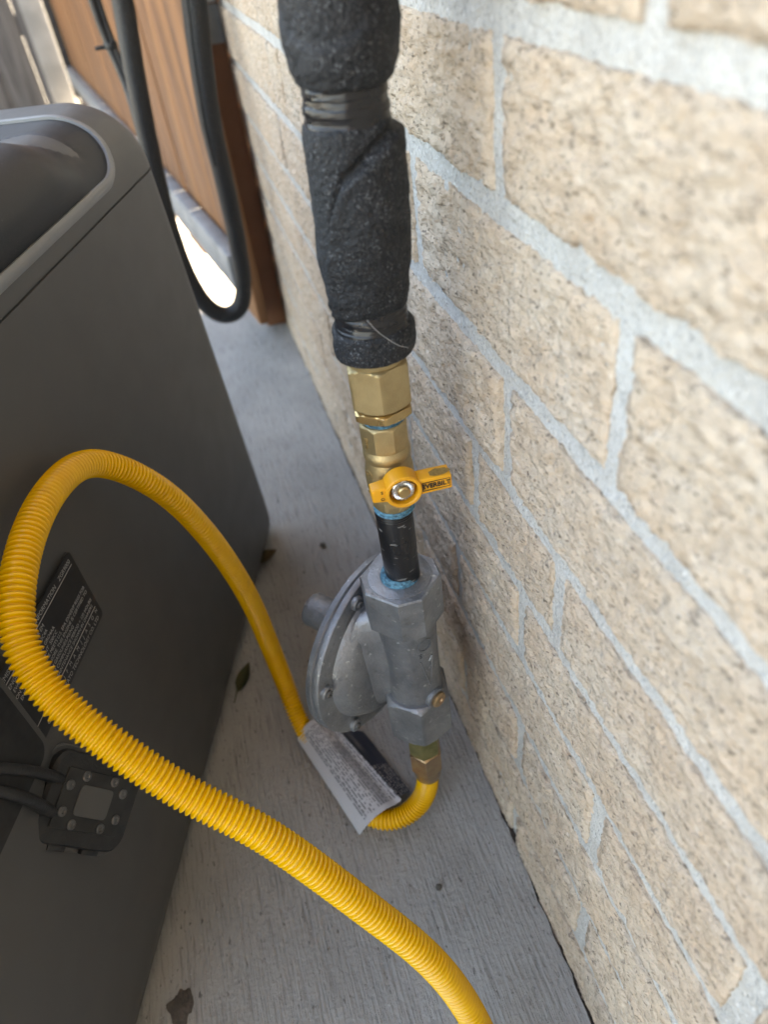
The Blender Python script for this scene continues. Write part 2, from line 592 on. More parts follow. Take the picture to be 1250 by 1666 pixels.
box('wall_face', 'brick', back, .62, 1.595, -.2, 0, 0, 2.48)

def brick_mesh(seed, L, Hh):
    bm = bmesh.new()
    nu, nv = (120 if L > .15 else 60), 36
    hx, hz = L / 2, Hh / 2
    def P(i, j):
        u = -hx + L * i / nu; v = -hz + Hh * j / nv
        eu = min(hx - abs(u), .03); ev = min(hz - abs(v), .03); e = min(eu, ev)
        rnd = -.0016 * max(0, 1 - e / .0035) ** 2
        rough = .0019 * nz((u * .7, v * 1.3, seed), 85) - .0034 * abs(nz((u * .8, v * 1.4, seed + 5), 150)) + .0010 * nz((u, v, seed + 7), 330) + .0009
        k = .8 if eu < .004 else 1
        x = -(rnd + rough * k)
        if i in (0, nu): u += .0013 * nz((u, v, seed + 9), 60) + .0012 * nz((u, v, seed + 19), 240)
        if j in (0, nv): v += .0010 * nz((u, v, seed + 11), 55) + .0012 * nz((u, v, seed + 12), 210) + .0008 * nz((u, v, seed + 13), 420)
        return Vector((x, u, v))
    F = [[bm.verts.new(P(i, j)) for j in range(nv + 1)] for i in range(nu + 1)]
    for i in range(nu):
        for j in range(nv):
            bm.faces.new((F[i][j], F[i][j + 1], F[i + 1][j + 1], F[i + 1][j]))
    rim = [F[i][0] for i in range(nu + 1)] + [F[nu][j] for j in range(1, nv + 1)] + [F[i][nv] for i in range(nu - 1, -1, -1)] + [F[0][j] for j in range(nv - 1, 0, -1)]
    bk = [bm.verts.new((.012, v.co.y, v.co.z)) for v in rim]
    for i in range(len(rim)):
        j = (i + 1) % len(rim)
        bm.faces.new((rim[i], rim[j], bk[j], bk[i]))
    bmesh.ops.recalc_face_normals(bm, faces=bm.faces)
    me = bpy.data.meshes.new('brick'); bm.to_mesh(me); bm.free()
    me.shade_smooth(); me.set_sharp_from_angle(angle=R_(60)); me.materials.append(M['brick'])
    return me

FULL = [brick_mesh(3.1 * k + 1, .2, .0575) for k in range(9)]
HALF = [brick_mesh(2.7 * k + 40, .098, .0575) for k in range(3)]
JOINTS = [-.012, .048, .1125, .1774, .2447, .3048, .3662, .4346, .5072, .5738]
while JOINTS[-1] < 1.05: JOINTS.append(JOINTS[-1] + .0665)
ANCH = {0: [.262], 1: [.157], 2: [.256], 3: [.159], 4: [.055, .256], 5: [.215, .323], 6: [.275], 7: [.1816, .400], 8: [.2825], 9: [.185]}
MJ = .0105
nb = 0
for c in range(len(JOINTS) - 1):
    z0, z1 = JOINTS[c] + MJ * .57, JOINTS[c + 1] - MJ * .57
    a = list(ANCH.get(c, [.2 + .105 * (c % 2)]))
    while a[0] > -.55: a.insert(0, a[0] - .208 - .004 * random.uniform(-1, 1))
    while a[-1] < 1.31: a.append(a[-1] + .208 + .004 * random.uniform(-1, 1))
    a.append(1.52 + MJ / 2)
    for ya, yb in zip(a, a[1:]):
        L = yb - ya - MJ * 1.15
        if L < .02: continue
        half = L < .15
        me = random.choice(HALF if half else FULL)
        o = bpy.data.objects.new('brick', me); COL.objects.link(o); o.parent = wall
        o.location = (random.uniform(-.0012, .0008), (ya + yb) / 2, (z0 + z1) / 2 + random.uniform(-.0006, .0006))
        o.scale = (1, L / (.098 if half else .2), (z1 - z0) / .0575)
        o.rotation_euler = (random.uniform(-.003, .003), 0, 0)
        nb += 1

# ------------------------------------------------------------------ generator
P0 = Vector((-.309, .232, 0)); UU = Vector((.3454, .9385, 0)); NN = Vector((.9385, -.3454, 0))
GM = Matrix((UU, -NN, Vector((0, 0, 1)))).transposed().to_4x4()   # local: x = along the face, y = into the body, z = up
GM.translation = P0
genr = thing('portable_generator', 'grey plastic portable generator with dark carrying-handle panel on top', 'generator')
genr.matrix_world = GM
S0, S1, WD = -.085, .515, .44
def gsec(z):
    """(near s, far s, near w, far w, corner radius) of the body at height z"""
    f = max(0, min(1, (.45 - z) / .40))
    s1 = S1 + .030 * f; s0 = S0 - .02 * f
    w0 = -.004 * f; w1 = WD + .01 * f
    ins = 0.0
    if z > .452:
        t = min(1, (z - .452) / .053)
        ins = 1 - math.sqrt(max(0, 1 - t * t))
    if z < .03:
        f2 = (.03 - z) / .03
        s1 -= .022 * f2 ** 2; s0 += .02 * f2 ** 2; w0 += .012 * f2 ** 2; w1 -= .012 * f2 ** 2
    return s0, s1, w0, w1, ins
def gring(z, groove=0.0, k=10):
    s0, s1, w0, w1, ins = gsec(z)
    iw = .050 * ins + groove; is_ = .018 * ins + groove
    s0 += is_; s1 -= is_; w0 += iw; w1 -= iw
    rs, rw = .036, max(.012, .036 - .016 * ins)
    pts = []
    for cx, cy, a0 in ((s1 - rs, w1 - rw, 0), (s0 + rs, w1 - rw, 90), (s0 + rs, w0 + rw, 180), (s1 - rs, w0 + rw, 270)):
        for i in range(k + 1):
            a = R_(a0 + 90 * i / k)
            pts.append(Vector((cx + rs * math.cos(a), cy + rw * math.sin(a), z)))
    return pts
bm = bmesh.new()
lv = [(.012, 0), (.0170, 0), (.0173, .0022), (.0187, .0022), (.0190, 0)] + [(.023 + .004 * i, 0) for i in range(4)] + [(.06 + .03 * i, 0) for i in range(13)]
lv += [(.4505, 0), (.4508, .0016), (.4520, .0016), (.4523, 0)] + [(.452 + .053 * math.sin(math.pi / 2 * i / 14), 0) for i in range(1, 15)]
prev = None
for z, gr in lv:
    ring = [bm.verts.new(p) for p in gring(z, gr)]
    if prev:
        for i in range(len(ring)):
            j = (i + 1) % len(ring)
            bm.faces.new((prev[i], prev[j], ring[j], ring[i]))
    else:
        bm.faces.new(ring[::-1])
    prev = ring
bm.faces.new(prev)
obj('housing', bm, 'generator_grey', genr, ang=28)
for sx in (-.03, .44):
    for wy in (.06, .38):
        lathe('foot', 'black_rubber', genr, [(.020, 0), (.022, .003), (.022, .013)], 24, Matrix.Translation((sx, wy, 0)))

# carrying-handle panel on the crown: a patch over the near fillet and the top, with a grip standing up out of it
def crown(s, t):
    """point and normal on the housing; t = arc length in metres from the seam at the near side"""
    A, B = .050, .053
    Lf = math.pi / 2 * math.sqrt((A * A + B * B) / 2)
    if t < Lf:
        a = t / Lf * math.pi / 2
        return Vector((s, A * (1 - math.cos(a)), .452 + B * math.sin(a))), Vector((0, -math.cos(a), math.sin(a)))
    return Vector((s, A + t - Lf, .505)), Vector((0, 0, 1))
ps0, ps1, pt0, pt1 = -.02, .440, .0135, .36
pc = .045
def inside(s, t, ins):
    x = max(ps0 + pc - s, s - (ps1 - pc), 0); y_ = max(pt0 + ins + .028 - t, t - (pt1 - pc), 0)
    return x, y_
def panel_pt(u, v):
    # u,v in 0..1 mapped to a rounded rectangle
    s = ps0 + (ps1 - ps0) * u; t = pt0 + (pt1 - pt0) * v
    return s, t
def grip(s, t):
    cen = .080 + .0 * s
    w = .048
    endf = max(0.0, min(1, (.385 - s) / .06)); endf = endf * endf * (3 - 2 * endf)
    q = (t - (.052 - .02 * (1 - endf))) / .043
    hump = .014 * max(0.0, 1 - q * q) ** .8 * endf
    # finger hollow behind the bar
    e2 = max(0.0, min(1, (.40 - s) / .05)); e2 = e2 * e2 * (3 - 2 * e2)
    q2 = (t - (.112 - .055 * (1 - e2) - .00)) / .024
    hol = -.010 * max(0.0, 1 - q2 * q2) ** .6 * (e2 ** .5)
    ed = max(0.0, min(1.0, (t - pt0 - .003) / .014)); ed = ed * ed * (3 - 2 * ed)
    return (hump + hol) * ed
bm = bmesh.new()
NU, NV = 120, 70
outl = rrect((ps1 - ps0) / 2, (pt1 - pt0) / 2, .042, 12)
def clampr(u, v):
    hx, hy = (ps1 - ps0) / 2, (pt1 - pt0) / 2
    x, y_ = (2 * u - 1), (2 * v - 1)
    X, Y_ = x * hx, y_ * hy
    rc = .042
    ex, ey = abs(X) - (hx - rc), abs(Y_) - (hy - rc)
    if ex > 0 and ey > 0:
        m_ = max(ex, ey); l_ = math.hypot(ex, ey)
        ex, ey = ex * m_ / l_, ey * m_ / l_
        X = math.copysign(hx - rc + ex, X); Y_ = math.copysign(hy - rc + ey, Y_)
    return (ps0 + ps1) / 2 + X, (pt0 + pt1) / 2 + Y_
G = []
for i in range(NU + 1):
    row_ = []
    for j in range(NV + 1):
        s, t = clampr(i / NU, j / NV)
        p, nrm = crown(s, t)
        row_.append(bm.verts.new(p + nrm * (.0006 + grip(s, t))))
    G.append(row_)
for i in range(NU):
    for j in range(NV):
        bm.faces.new((G[i][j], G[i + 1][j], G[i + 1][j + 1], G[i][j + 1]))
obj('handle_panel', bm, 'generator_dark', genr, ang=180)
bm = bmesh.new()
path = []
dense = []
for i_, (x, y_) in enumerate(outl):
    x2, y2 = outl[(i_ + 1) % len(outl)]
    k_ = max(1, int(math.hypot(x2 - x, y2 - y_) / .006))
    dense += [(x + (x2 - x) * q / k_, y_ + (y2 - y_) * q / k_) for q in range(k_)]
for x, y_ in dense:
    p, nrm = crown((ps0 + ps1) / 2 + x, (pt0 + pt1) / 2 + y_)
    path.append((p, nrm))
prof2 = [(-.0045, -.001), (-.0040, .0026), (-.0012, .0034), (.0022, .0020), (.0046, -.001)]
rings = []
N2 = len(path)
for i in range(N2):
    p, nrm = path[i]
    t_ = (path[(i + 1) % N2][0] - path[i - 1][0]).normalized()
    sd = t_.cross(nrm).normalized()
    rings.append([bm.verts.new(p + sd * a + nrm * h_) for a, h_ in prof2])
for i in range(N2):
    A_, B_ = rings[i], rings[(i + 1) % N2]
    for k in range(len(prof2) - 1):
        bm.faces.new((A_[k], B_[k], B_[k + 1], A_[k + 1]))
obj('panel_rim', bm, 'generator_trim', genr, ang=50)

# rating label
lab = bmesh.new()
add_plate(lab, [(.052 + x_, .2895 + y_) for x_, y_ in rrect(.110, .0300, .003, 4)], 0, .0004)
FACE = Matrix(((1, 0, 0, 0), (0, 0, -1, 0), (0, 1, 0, 0), (0, 0, 0, 1)))   # plate x -> s, y -> z, z -> outward
def FACEAT(off): return Matrix.Translation((0, -off, 0)) @ FACE
lab.transform(FACEAT(.0045))
lo = obj('rating_label', lab, 'label_black', genr, smooth=False)
lo['label'] = 'black rating label with small pale print'
def ltext(body, s, z, size, al='RIGHT', sx=.95):
    return add_text('lettering', body, size, Matrix.Translation((s, -.0050, z)) @ FACE, 'label_print', lo, al, .00002, sx)
ltext('EMISSION CONTROL INFORMATION    ZGR9000', .158, .3145, .0045)
ltext('ENGINE FAMILY   SGPA EM', .112, .3075, .0040)
ltext('EVAPORATIVE FAMILY  SC4A', .112, .3030, .0036)
ltext('EMISSION CONTROL SYSTEM  GRO4AA', .118, .2985, .0036)
ltext('ENGINE DISPLACEMENT  500CC', .118, .2945, .0036)
ltext('THIS ENGINE MEETS U.S. EPA EXH/EVP REGS FOR', .158, .2905, .0036)
ltext('2024 S.I. SORE. THIS ENGINE IS CERTIFIED TO', .158, .2865, .0036)
ltext('OPERATE ON GASOLINE/LPG/NG', .132, .2825, .0036)
ltext('EMISSIONS COMPLIANCE PERIOD = 125 HOURS', .158, .2785, .0036)
ltext('REFER TO MAINTENANCE SHOWN IN OWNERS', .156, .2745, .0036)
ltext('J   F   M   A   M   J   J   A   S   O   N', .158, .2683, .0040)
ltext('CHONGQING RATO TECHNOLOGY CO. LTD', .156, .2633, .0042)
for zz in (.3112, .2712):
    bmx = bmesh.new(); add_box(bmx, -.05, .158, -.00515, -.0048, zz - .00018, zz + .00018)
    obj('rule', bmx, 'label_print', lo, smooth=False)

# control-panel recess at the near end of the face
bm = bmesh.new()
add_plate(bm, [(-.003 + x_, .290 + y_) for x_, y_ in rrect(.071, .040, .012, 6)], 0, .003, None, .002)
bm.transform(FACEAT(.003)); cp = obj('control_panel', bm, 'generator_grey', genr)
bm = bmesh.new()
add_plate(bm, [(-.003 + x_, .290 + y_) for x_, y_ in rrect(.065, .034, .009, 6)], 0, .0008)
bm.transform(FACEAT(.0062)); obj('panel_face', bm, 'generator_inside', cp)

# weatherproof outlet lid, folded down away from the face on two straps
Lc = [Vector((-.2819, .2915, .2296)), Vector((-.2615, .2944, .1830)), Vector((-.2694, .2711, .1635)), Vector((-.2935, .2595, .2196))]
def wpt(u, v, D):
    return Vector((-.118, 0, .614)) + (RIGHT * ((u - 625) / 1190) + DOWN * ((v - 833) / 1190) + FWD) * D
c4 = [wpt(112, 1244, .440), wpt(212, 1272, .476), wpt(189, 1360, .468), wpt(79, 1348, .424)]
GI = GM.inverted()
c4 = [GI @ p for p in c4]
cc = (c4[0] + c4[1] + c4[2] + c4[3]) / 4
ex = ((c4[1] - c4[0]) + (c4[2] - c4[3])) / 2; ey = ((c4[0] - c4[3]) + (c4[1] - c4[2])) / 2
hw, hh = ex.length / 2, ey.length / 2
ez = ex.cross(ey).normalized()
LM = axis_matrix(cc, ez, ex)
lid = None
bm = bmesh.new()
add_plate(bm, rrect(hw + .0125, hh + .0125, .013, 6), -.010, -.0072, LM, .001)
lid = obj('outlet_lid', bm, 'generator_grey', genr)
bm = bmesh.new()
add_plate(bm, rrect(hw + .0095, hh + .0095, .011, 6), -.0072, -.0005, LM, .002)
obj('gasket', bm, 'black_rubber', lid)
bm = bmesh.new()
for sgn in (-1, 1):
    add_box(bm, -hw * .75, -hw * .25, -hh - .0125, -hh - .009, -.006, -.002, .0006, 2, LM @ Matrix.Translation(((sgn + 1) * hw * .5, 0, 0)))
obj('latch_tab', bm, 'black_rubber', lid)
bm = bmesh.new()
add_plate(bm, rrect(hw, hh, .001, 2), -.0005, .0006, LM, .0004)
obj('inner_plate', bm, 'black_steel', lid)
bm = bmesh.new()
add_plate(bm, rrect(hw * .50, hh * .52, .003, 4), .0007, .0014, LM, .0003)
obj('centre_boss', bm, 'generator_grey', lid)
for x_, y_ in ((-.83, .42), (-.45, .80), (.42, .82), (.80, .48), (.83, -.42), (.45, -.80), (-.42, -.82), (-.80, -.45)):
    lathe('screw', 'screw_grey', lid, [(.0031, .0005), (.0031, .0012), (.0026, .0017), (.0014, .0018), (.0010, .0013)], 20, LM @ Matrix.Translation((x_ * hw, y_ * hh, 0)))
for (ua, va, Da), (ub, vb, Db) in (((96, 1268, .438), (0, 1250, .384)), ((80, 1322, .428), (0, 1288, .383))):
    a0 = GI @ wpt(ua, va, Da); e0 = GI @ wpt(ub, vb, Db)
    mid = (a0 + e0) / 2 + Vector((0, -.004, .002))
    pp = catmull([a0, mid, e0, e0 + (e0 - mid) * 1.3 + Vector((0, .012, 0))], .002)
    bm = bmesh.new()
    add_tube(bm, pp, .0046, 16, lambda i, a: .55 + .45 * abs(math.sin(a)))
    obj('hinge_strap', bm, 'black_rubber', lid)
bm = bmesh.new()
pp = catmull([LM @ Vector((-hw * .2, hh + .004, -.009)), LM @ Vector((-hw * .3, hh + .01, -.022)), Vector(((LM @ Vector((-hw * .3, hh + .01, -.022))).x - .01, .002, (LM @ Vector((-hw * .3, hh + .01, -.022))).z + .004))], .002)
add_tube(bm, pp, .005, 12)
obj('hinge_post', bm, 'black_rubber', lid)

# ------------------------------------------------------------------ insulated riser pipe
AY = .306
def AX(z): return -.0578 + .0155 * (z - .1)
pipe = thing('insulated_gas_pipe', 'gas pipe wrapped in black foam sleeves bound with black tape', 'pipe', (AX(.45), AY, .44))
def prof_interp(tab, z):
    for (z0, r0), (z1, r1) in zip(tab, tab[1:]):
        if z0 <= z <= z1:
            t = (z - z0) / (z1 - z0); t = t * t * (3 - 2 * t)
            return r0 + (r1 - r0) * t
    return tab[-1][1]
TH = math.atan2(-.98, -.2)       # azimuth that faces the camera
def foam(name, tab, seed, step=None, dx=0.0):
    bm = bmesh.new()
    z0, z1 = tab[0][0], tab[-1][0]
    nz_ = max(8, int((z1 - z0) / .0012)); seg = 120
    zs = [z0 + (z1 - z0) * k / nz_ for k in range(nz_ + 1)]
    def rf(a, z, r):
        d = .0012 * nz((math.cos(a), math.sin(a), z * 22), 1.3, seed) + .0006 * nz((math.cos(a) * 4, math.sin(a) * 4, z * 190), 1.0, seed + 3) + .0003 * nz((math.cos(a) * 14, math.sin(a) * 14, z * 700), 1.0, seed)
        if step: d += step(a, z)
        return r + d
    add_lathe(bm, [(prof_interp(tab, z), z - .44) for z in zs], seg, None, True, lambda a, z, r: rf(a, z + .44, r))
    o = obj(name, bm, 'black_foam', pipe, ang=180)
    for v in o.data.vertices:
        v.co.x += AX(v.co.z + .44) - AX(.45) + dx
    return o
def wrap_mid(a, z):
    # overlapping spiral edge: the lower lap stands proud of the upper one
    da = (a - TH + math.pi) % (2 * math.pi) - math.pi      # positive turns to the right as seen
    zc = .530 + .012 * math.sin(max(-1.2, min(1.2, da * 1.1))) if da > -.35 else .524 + (da + .35) * .030 - ((-.35 - da) ** 2) * .06
    t = (zc - z) / .0009
    k = 1 / (1 + math.exp(-max(-30, min(30, t * 2))))
    fade = max(0.0, 1 - max(0, (zc - z)) / .060)
    groove = -.0026 * math.exp(-((z - zc - .0016) / .0018) ** 2)
    return .0034 * k * fade + groove
foam('foam_sleeve', [(.468, .0150), (.4705, .0170), (.480, .0186), (.495, .0202), (.512, .0198), (.530, .0188), (.541, .0186), (.5445, .0180), (.5458, .0155)], 2.0, wrap_mid)
foam('foam_sleeve', [(.5568, .0150), (.559, .0172), (.565, .0190), (.577, .0203), (.60, .0215), (.63, .0225), (.68, .0215), (.8, .022), (1.0, .022), (1.25, .022)], 7.0,
     lambda a, z: .0020 / (1 + math.exp(max(-40, min(40, (z - .588 - .016 * math.sin(a * 1.0 + .6)) / .0007)))) * max(0, 1 - abs(z - .572) / .045), .001)
foam('foam_collar', [(.4455, .0165), (.4465, .0190), (.452, .0196), (.4585, .0194), (.4605, .0178)], 12.0)
def tape(z0, z1, r0, r1, seed):
    bm = bmesh.new()
    n = 40
    add_lathe(bm, [(r0 + (r1 - r0) * k / n, z0 + (z1 - z0) * k / n - .44) for k in range(n + 1)], 96, None, True,
              lambda a, z, r: r + .0006 * nz((math.cos(a) * 2, math.sin(a) * 2, z * 120), 1.4, seed) + (.0005 if (z * 1000 + a * .6) % 6 > 3 else 0))
    o = obj('tape_band', bm, 'black_tape', pipe, ang=60)
    for v in o.data.vertices: v.co.x += AX(v.co.z + .44) - AX(.45)
tape(.4590, .4720, .0172, .0158, 1)
tape(.5440, .5590, .0166, .0158, 5)
lathe('steel_pipe', 'black_iron', pipe, [(.0107, .438 - .44), (.0107, 1.3 - .44)], 24)
bm = bmesh.new()
hx_ = catmull([Vector((-.006, -.0186, .031)), Vector((-.002, -.0205, .025)), Vector((.006, -.0212, .017)), Vector((.011, -.0193, .0135))], .0006)
add_tube(bm, [p + Vector((0, 0, 0)) for p in hx_], .00012, 6)
obj('loose_thread', bm, 'label_print', pipe)

# brass flare adapter between the sleeve and the valve
ad = thing('brass_pipe_adapter', 'large dull brass hex adapter between black foam collar and ball valve', 'pipe fitting', (AX(.42), AY, .4115))
bm = bmesh.new()
add_lathe(bm, [(.0126, .0290), (.0138, .0300), (.0142, .0325), (.0142, .0335), (.0125, .0345), (.0115, .0400)], 64)
obj('shoulder', bm, 'cast_brass', ad)
bm = bmesh.new(); add_nut(bm, .0288, .0062, .0305, R_(20), .09)
obj('hex_body', bm, 'cast_brass', ad, ang=25)
bm = bmesh.new(); add_nut(bm, .0282, .0, .0058, R_(20), .06)
obj('hex_flange', bm, 'bright_brass', ad, ang=25)
lathe('thread', 'thread_paste', ad, [(.0106 if k % 2 else .0113, -.0046 + .0012 * k) for k in range(5)], 40)

# ------------------------------------------------------------------ ball valve
vz = .3516
bv = thing('gas_ball_valve', 'brass gas ball valve with yellow lever turned toward the brick wall', 'valve', (AX(.37), AY, vz))
bm = bmesh.new()
add_lathe(bm, [(.0108, .0), (.0116, .0012), (.0118, .006), (.0122, .009), (.0130, .014), (.0133, .020), (.0130, .026), (.0120, .031), (.0116, .0325), (.0124, .0335), (.0127, .036), (.0124, .0385), (.0116, .0395), (.0114, .0420)], 72)
obj('body', bm, 'cast_brass', bv, ang=40)
bm = bmesh.new(); add_nut(bm, .0240, .0400, .0560, R_(8), .08, n=8)
obj('hex_end', bm, 'cast_brass', bv, ang=25)
bm = bmesh.new(); add_nut(bm, .0226, .0006, .0085, R_(8), .08, n=8)
obj('hex_end', bm, 'cast_brass', bv, ang=25)
lathe('thread', 'thread_paste', bv, [(.0109, .0), (.0116, -.001), (.0112, -.0022), (.0118, -.003), (.0109, -.0042)], 40)
# raised casting marks on the left of the body
def on_cyl(az, z, r): return Matrix.Translation((r * math.cos(az), r * math.sin(az), z)) @ axis_matrix((0, 0, 0), (math.cos(az), math.sin(az), 0), (-math.sin(az), math.cos(az), 0))
azm = TH - 1.05
def ring_mesh(name, mat, par, xf, r0, r1, h):
    bm = bmesh.new()
    seg = 40
    add_lathe(bm, [(r0, 0), (r0, h), (r1, h), (r1, 0)], seg, xf, False)
    return obj(name, bm, mat, par, ang=30)
ring_mesh('casting_mark', 'cast_brass', bv, on_cyl(azm, .0255, .0126), .0022, .0029, .0005)
ring_mesh('casting_mark', 'cast_brass', bv, on_cyl(azm + .05, .0185, .0129), .0012, .0018, .0005)
for t_, z_, s_ in (('UL', .0255, .0024), ('CGA', .0130, .0032), ('1/2', .0480, .0042), ('PSI', .0445, .0032)):
    add_text('casting_mark', t_, s_, on_cyl(azm, z_, .0128 if z_ < .03 else .0122), 'cast_brass', bv, 'CENTER', .0004, 1, .00005)
# stem, lever and nut; the stem points away from the wall side toward -Y
pv = Vector((.0024, 0, .0242))
HM = Matrix.Translation(pv) @ axis_matrix((0, 0, 0), (-.06, -.998, .0), (1, -.06, 0))    # local z out along the stem, x along the lever, y = up/down
stem = lathe('stem', 'bright_brass', bv, [(.0062, .008), (.0062, .0135), (.0048, .0138), (.0048, .021), (.0030, .0212), (.0030, .0238), (.0026, .0245)], 32, HM)
hz0, hz1 = .0140, .0245
bm = bmesh.new()
add_lathe(bm, [(.0092, hz0), (.0098, hz0 + .0005), (.0098, hz1 - .0006), (.0093, hz1), (.0081, hz1), (.0076, hz1 - .0006), (.0074, hz0 + .0045), (.0034, hz0 + .0042), (.0034, hz0)], 56, HM, False)
# lever arm (tapered bar) and the short stop tab on the other side
def bar(bm, x0, x1, ya0, ya1, yb0, yb1, za0, za1, zb0, zb1, bev):
    vs_ = [bm.verts.new(HM @ Vector(p)) for p in ((x0, ya0, za0), (x0, ya1, za0), (x0, ya1, za1), (x0, ya0, za1), (x1, yb0, zb0), (x1, yb1, zb0), (x1, yb1, zb1), (x1, yb0, zb1))]
    fs = [(0, 1, 2, 3), (7, 6, 5, 4), (0, 4, 5, 1), (1, 5, 6, 2), (2, 6, 7, 3), (3, 7, 4, 0)]
    ff = [bm.faces.new([vs_[i] for i in f]) for f in fs]
    bmesh.ops.bevel(bm, geom=list({e for f in ff for e in f.edges}), offset=bev, segments=3, affect='EDGES', profile=.5)
bar(bm, .0082, .0256, -.0046, .0052, -.0040, .0048, hz0 + .0005, hz1 - .0012, hz0 + .0005, hz1 - .0004, .0007)
bar(bm, -.0082, -.0165, -.0048, .0048, -.0038, .0044, hz0 + .0005, hz1 - .0015, hz0 + .0015, hz1 - .0022, .0007)
lever = obj('lever_handle', bm, 'handle_yellow', bv, ang=30)
lever['label'] = 'yellow painted metal lever marked EVERBILT'
sgn = 1
def up_sign():
    return (HM.to_3x3() @ Vector((0, 1, 0))).z
US = 1 if up_sign() > 0 else -1
TXT = HM @ (Matrix() if US > 0 else Matrix.Diagonal((1, -1, 1, 1)))
if US < 0: TXT = HM @ Matrix.Rotation(math.pi, 4, 'X') 
nutbm = bmesh.new(); add_nut(nutbm, .0118, hz0 + .0044, hz0 + .0088, R_(20), .08, xf=HM)
nut = obj('lock_nut', nutbm, 'zinc', lever, ang=25)
bm = bmesh.new()
add_lathe(bm, [(.0034, hz0 + .0080), (.0034, hz0 + .0100), (.0027, hz0 + .0108)], 28, HM)
obj('stem_tip', bm, 'bright_brass', lever)
bm = bmesh.new()
nt = 30
add_lathe(bm, [(.0037, hz0 + .0089), (.0046, hz0 + .0091), (.0053, hz0 + .0089)], nt * 2, HM, False)
for i, v in enumerate(bm.verts):
    if i % 2: v.co += (HM.to_3x3() @ Vector((0, 0, 1))) * .00045
obj('serrated_face', bm, 'zinc', nut, smooth=False)
FZ = hz1 - .00055
add_text('brand_lettering', 'EVERBILT', .0040, HM @ Matrix.Translation((.0172, .0004, FZ)), 'ink_black', lever, 'CENTER', .00012, .92, .00012)
bm = bmesh.new()
for x0_, x1_, y0_, y1_ in ((.0098, .0247, .0028, .0031), (.0098, .0247, -.0023, -.0020), (.0098, .0101, -.0023, .0031), (.0244, .0247, -.0023, .0031)):
    add_box(bm, x0_, x1_, y0_, y1_, FZ - .0002, FZ + .00012, mat=HM)
obj('lettering_border', bm, 'ink_black', lever, smooth=False)
add_text('position_mark', 'S', .0026, HM @ Matrix.Translation((-.0112, .0020, hz1 - .0017)), 'ink_black', lever, 'CENTER', .0002)
add_text('position_mark', 'O', .0026, HM @ Matrix.Translation((-.0112, -.0022, hz1 - .0017)), 'ink_black', lever, 'CENTER', .0002)
bm = bmesh.new()
add_tube(bm, [HM @ Vector((-.0088 - .0008 * math.cos(a_ * .9), .0033 * math.sin(a_), hz1 - .0014)) for a_ in [(-1 + .1 * k) for k in range(21)]], .00016, 6)
obj('position_mark', bm, 'ink_black', lever)
bm = bmesh.new()
pw = []
for k in range(22):
    a_ = 2 * math.pi * k / 22
    rr = 1 + .22 * nz((math.cos(a_), math.sin(a_), 0), 2.2)
    pw.append((.0198 + .0060 * rr * math.cos(a_), hz0 + .0058 + .0030 * rr * math.sin(a_)))
vv = [bm.verts.new(HM @ Vector((x_, .00505, z_))) for x_, z_ in pw]
bm.faces.new(vv)
obj('worn_patch', bm, 'worn_metal', lever, smooth=False)

# ------------------------------------------------------------------ nipple
np_ = thing('black_iron_nipple', 'short scratched black iron pipe nipple between yellow-handled valve and regulator', 'pipe', (AX(.32), AY, .292))
lathe('tube', 'black_iron', np_, [(.0104, 0), (.0107, .001), (.0107, .0545), (.0104, .0552)], 48)
for z_ in (.0515,):
    lathe('end_thread', 'black_iron', np_, [(.0105 + (.0004 if k % 2 else 0), z_ + .0008 * k) for k in range(7)], 40)

# ------------------------------------------------------------------ regulator
RX = AX(.2)
reg = thing('gas_regulator', 'grey cast aluminium gas pressure regulator hanging below black nipple', 'regulator', (RX, AY, .138))
ZB = .138
DN = Vector((math.cos(R_(128)), math.sin(R_(128)), 0)); DT = Vector((DN.y, -DN.x, 0))
bm = bmesh.new()
# column body
def colr(a, z, r):
    return r + .0004 * nz((math.cos(a), math.sin(a), z * 30), 1.5, 4)
add_lathe(bm, [(.0190, .040), (.0186, .052), (.0184, .075), (.0188, .100), (.0200, .122), (.0205, .128)], 64, None, True, colr)
obj('body', bm, 'cast_aluminium', reg)
# top block: square with wide corner cuts and a round spot-faced seat
bm = bmesh.new()
q_, c_ = .0222, .0105
sq = [(q_, -q_ + c_), (q_, q_ - c_), (q_ - c_, q_), (-q_ + c_, q_), (-q_, q_ - c_), (-q_, -q_ + c_), (-q_ + c_, -q_), (q_ - c_, -q_)]
add_plate(bm, sq, .1215, .1550, Matrix.Rotation(TH + R_(9) - R_(45), 4, 'Z'), .0010)
tb = obj('inlet_block', bm, 'cast_aluminium', reg, ang=25)
lathe('seat_ring', 'cast_aluminium', tb, [(.0196, .1548), (.0196, .1554), (.0190, .1556), (.0122, .1556), (.0112, .1548)], 56)
lathe('thread_paste', 'thread_paste', reg, [(.0108, .1598), (.0112, .1592), (.0109, .1586), (.0114, .1580), (.0110, .1574), (.0114, .1566), (.0117, .1560), (.0121, .1554)], 40, None, lambda a, z, r: r * (1 + .04 * nz((math.cos(a), math.sin(a), z * 90), 2.4, 2)))
bm = bmesh.new()
add_nut(bm, .0440, .0, .0440, math.atan2(-1, -.1) + R_(-4), .10, n=6)
obj('outlet_hex', bm, 'cast_aluminium', reg, ang=25)
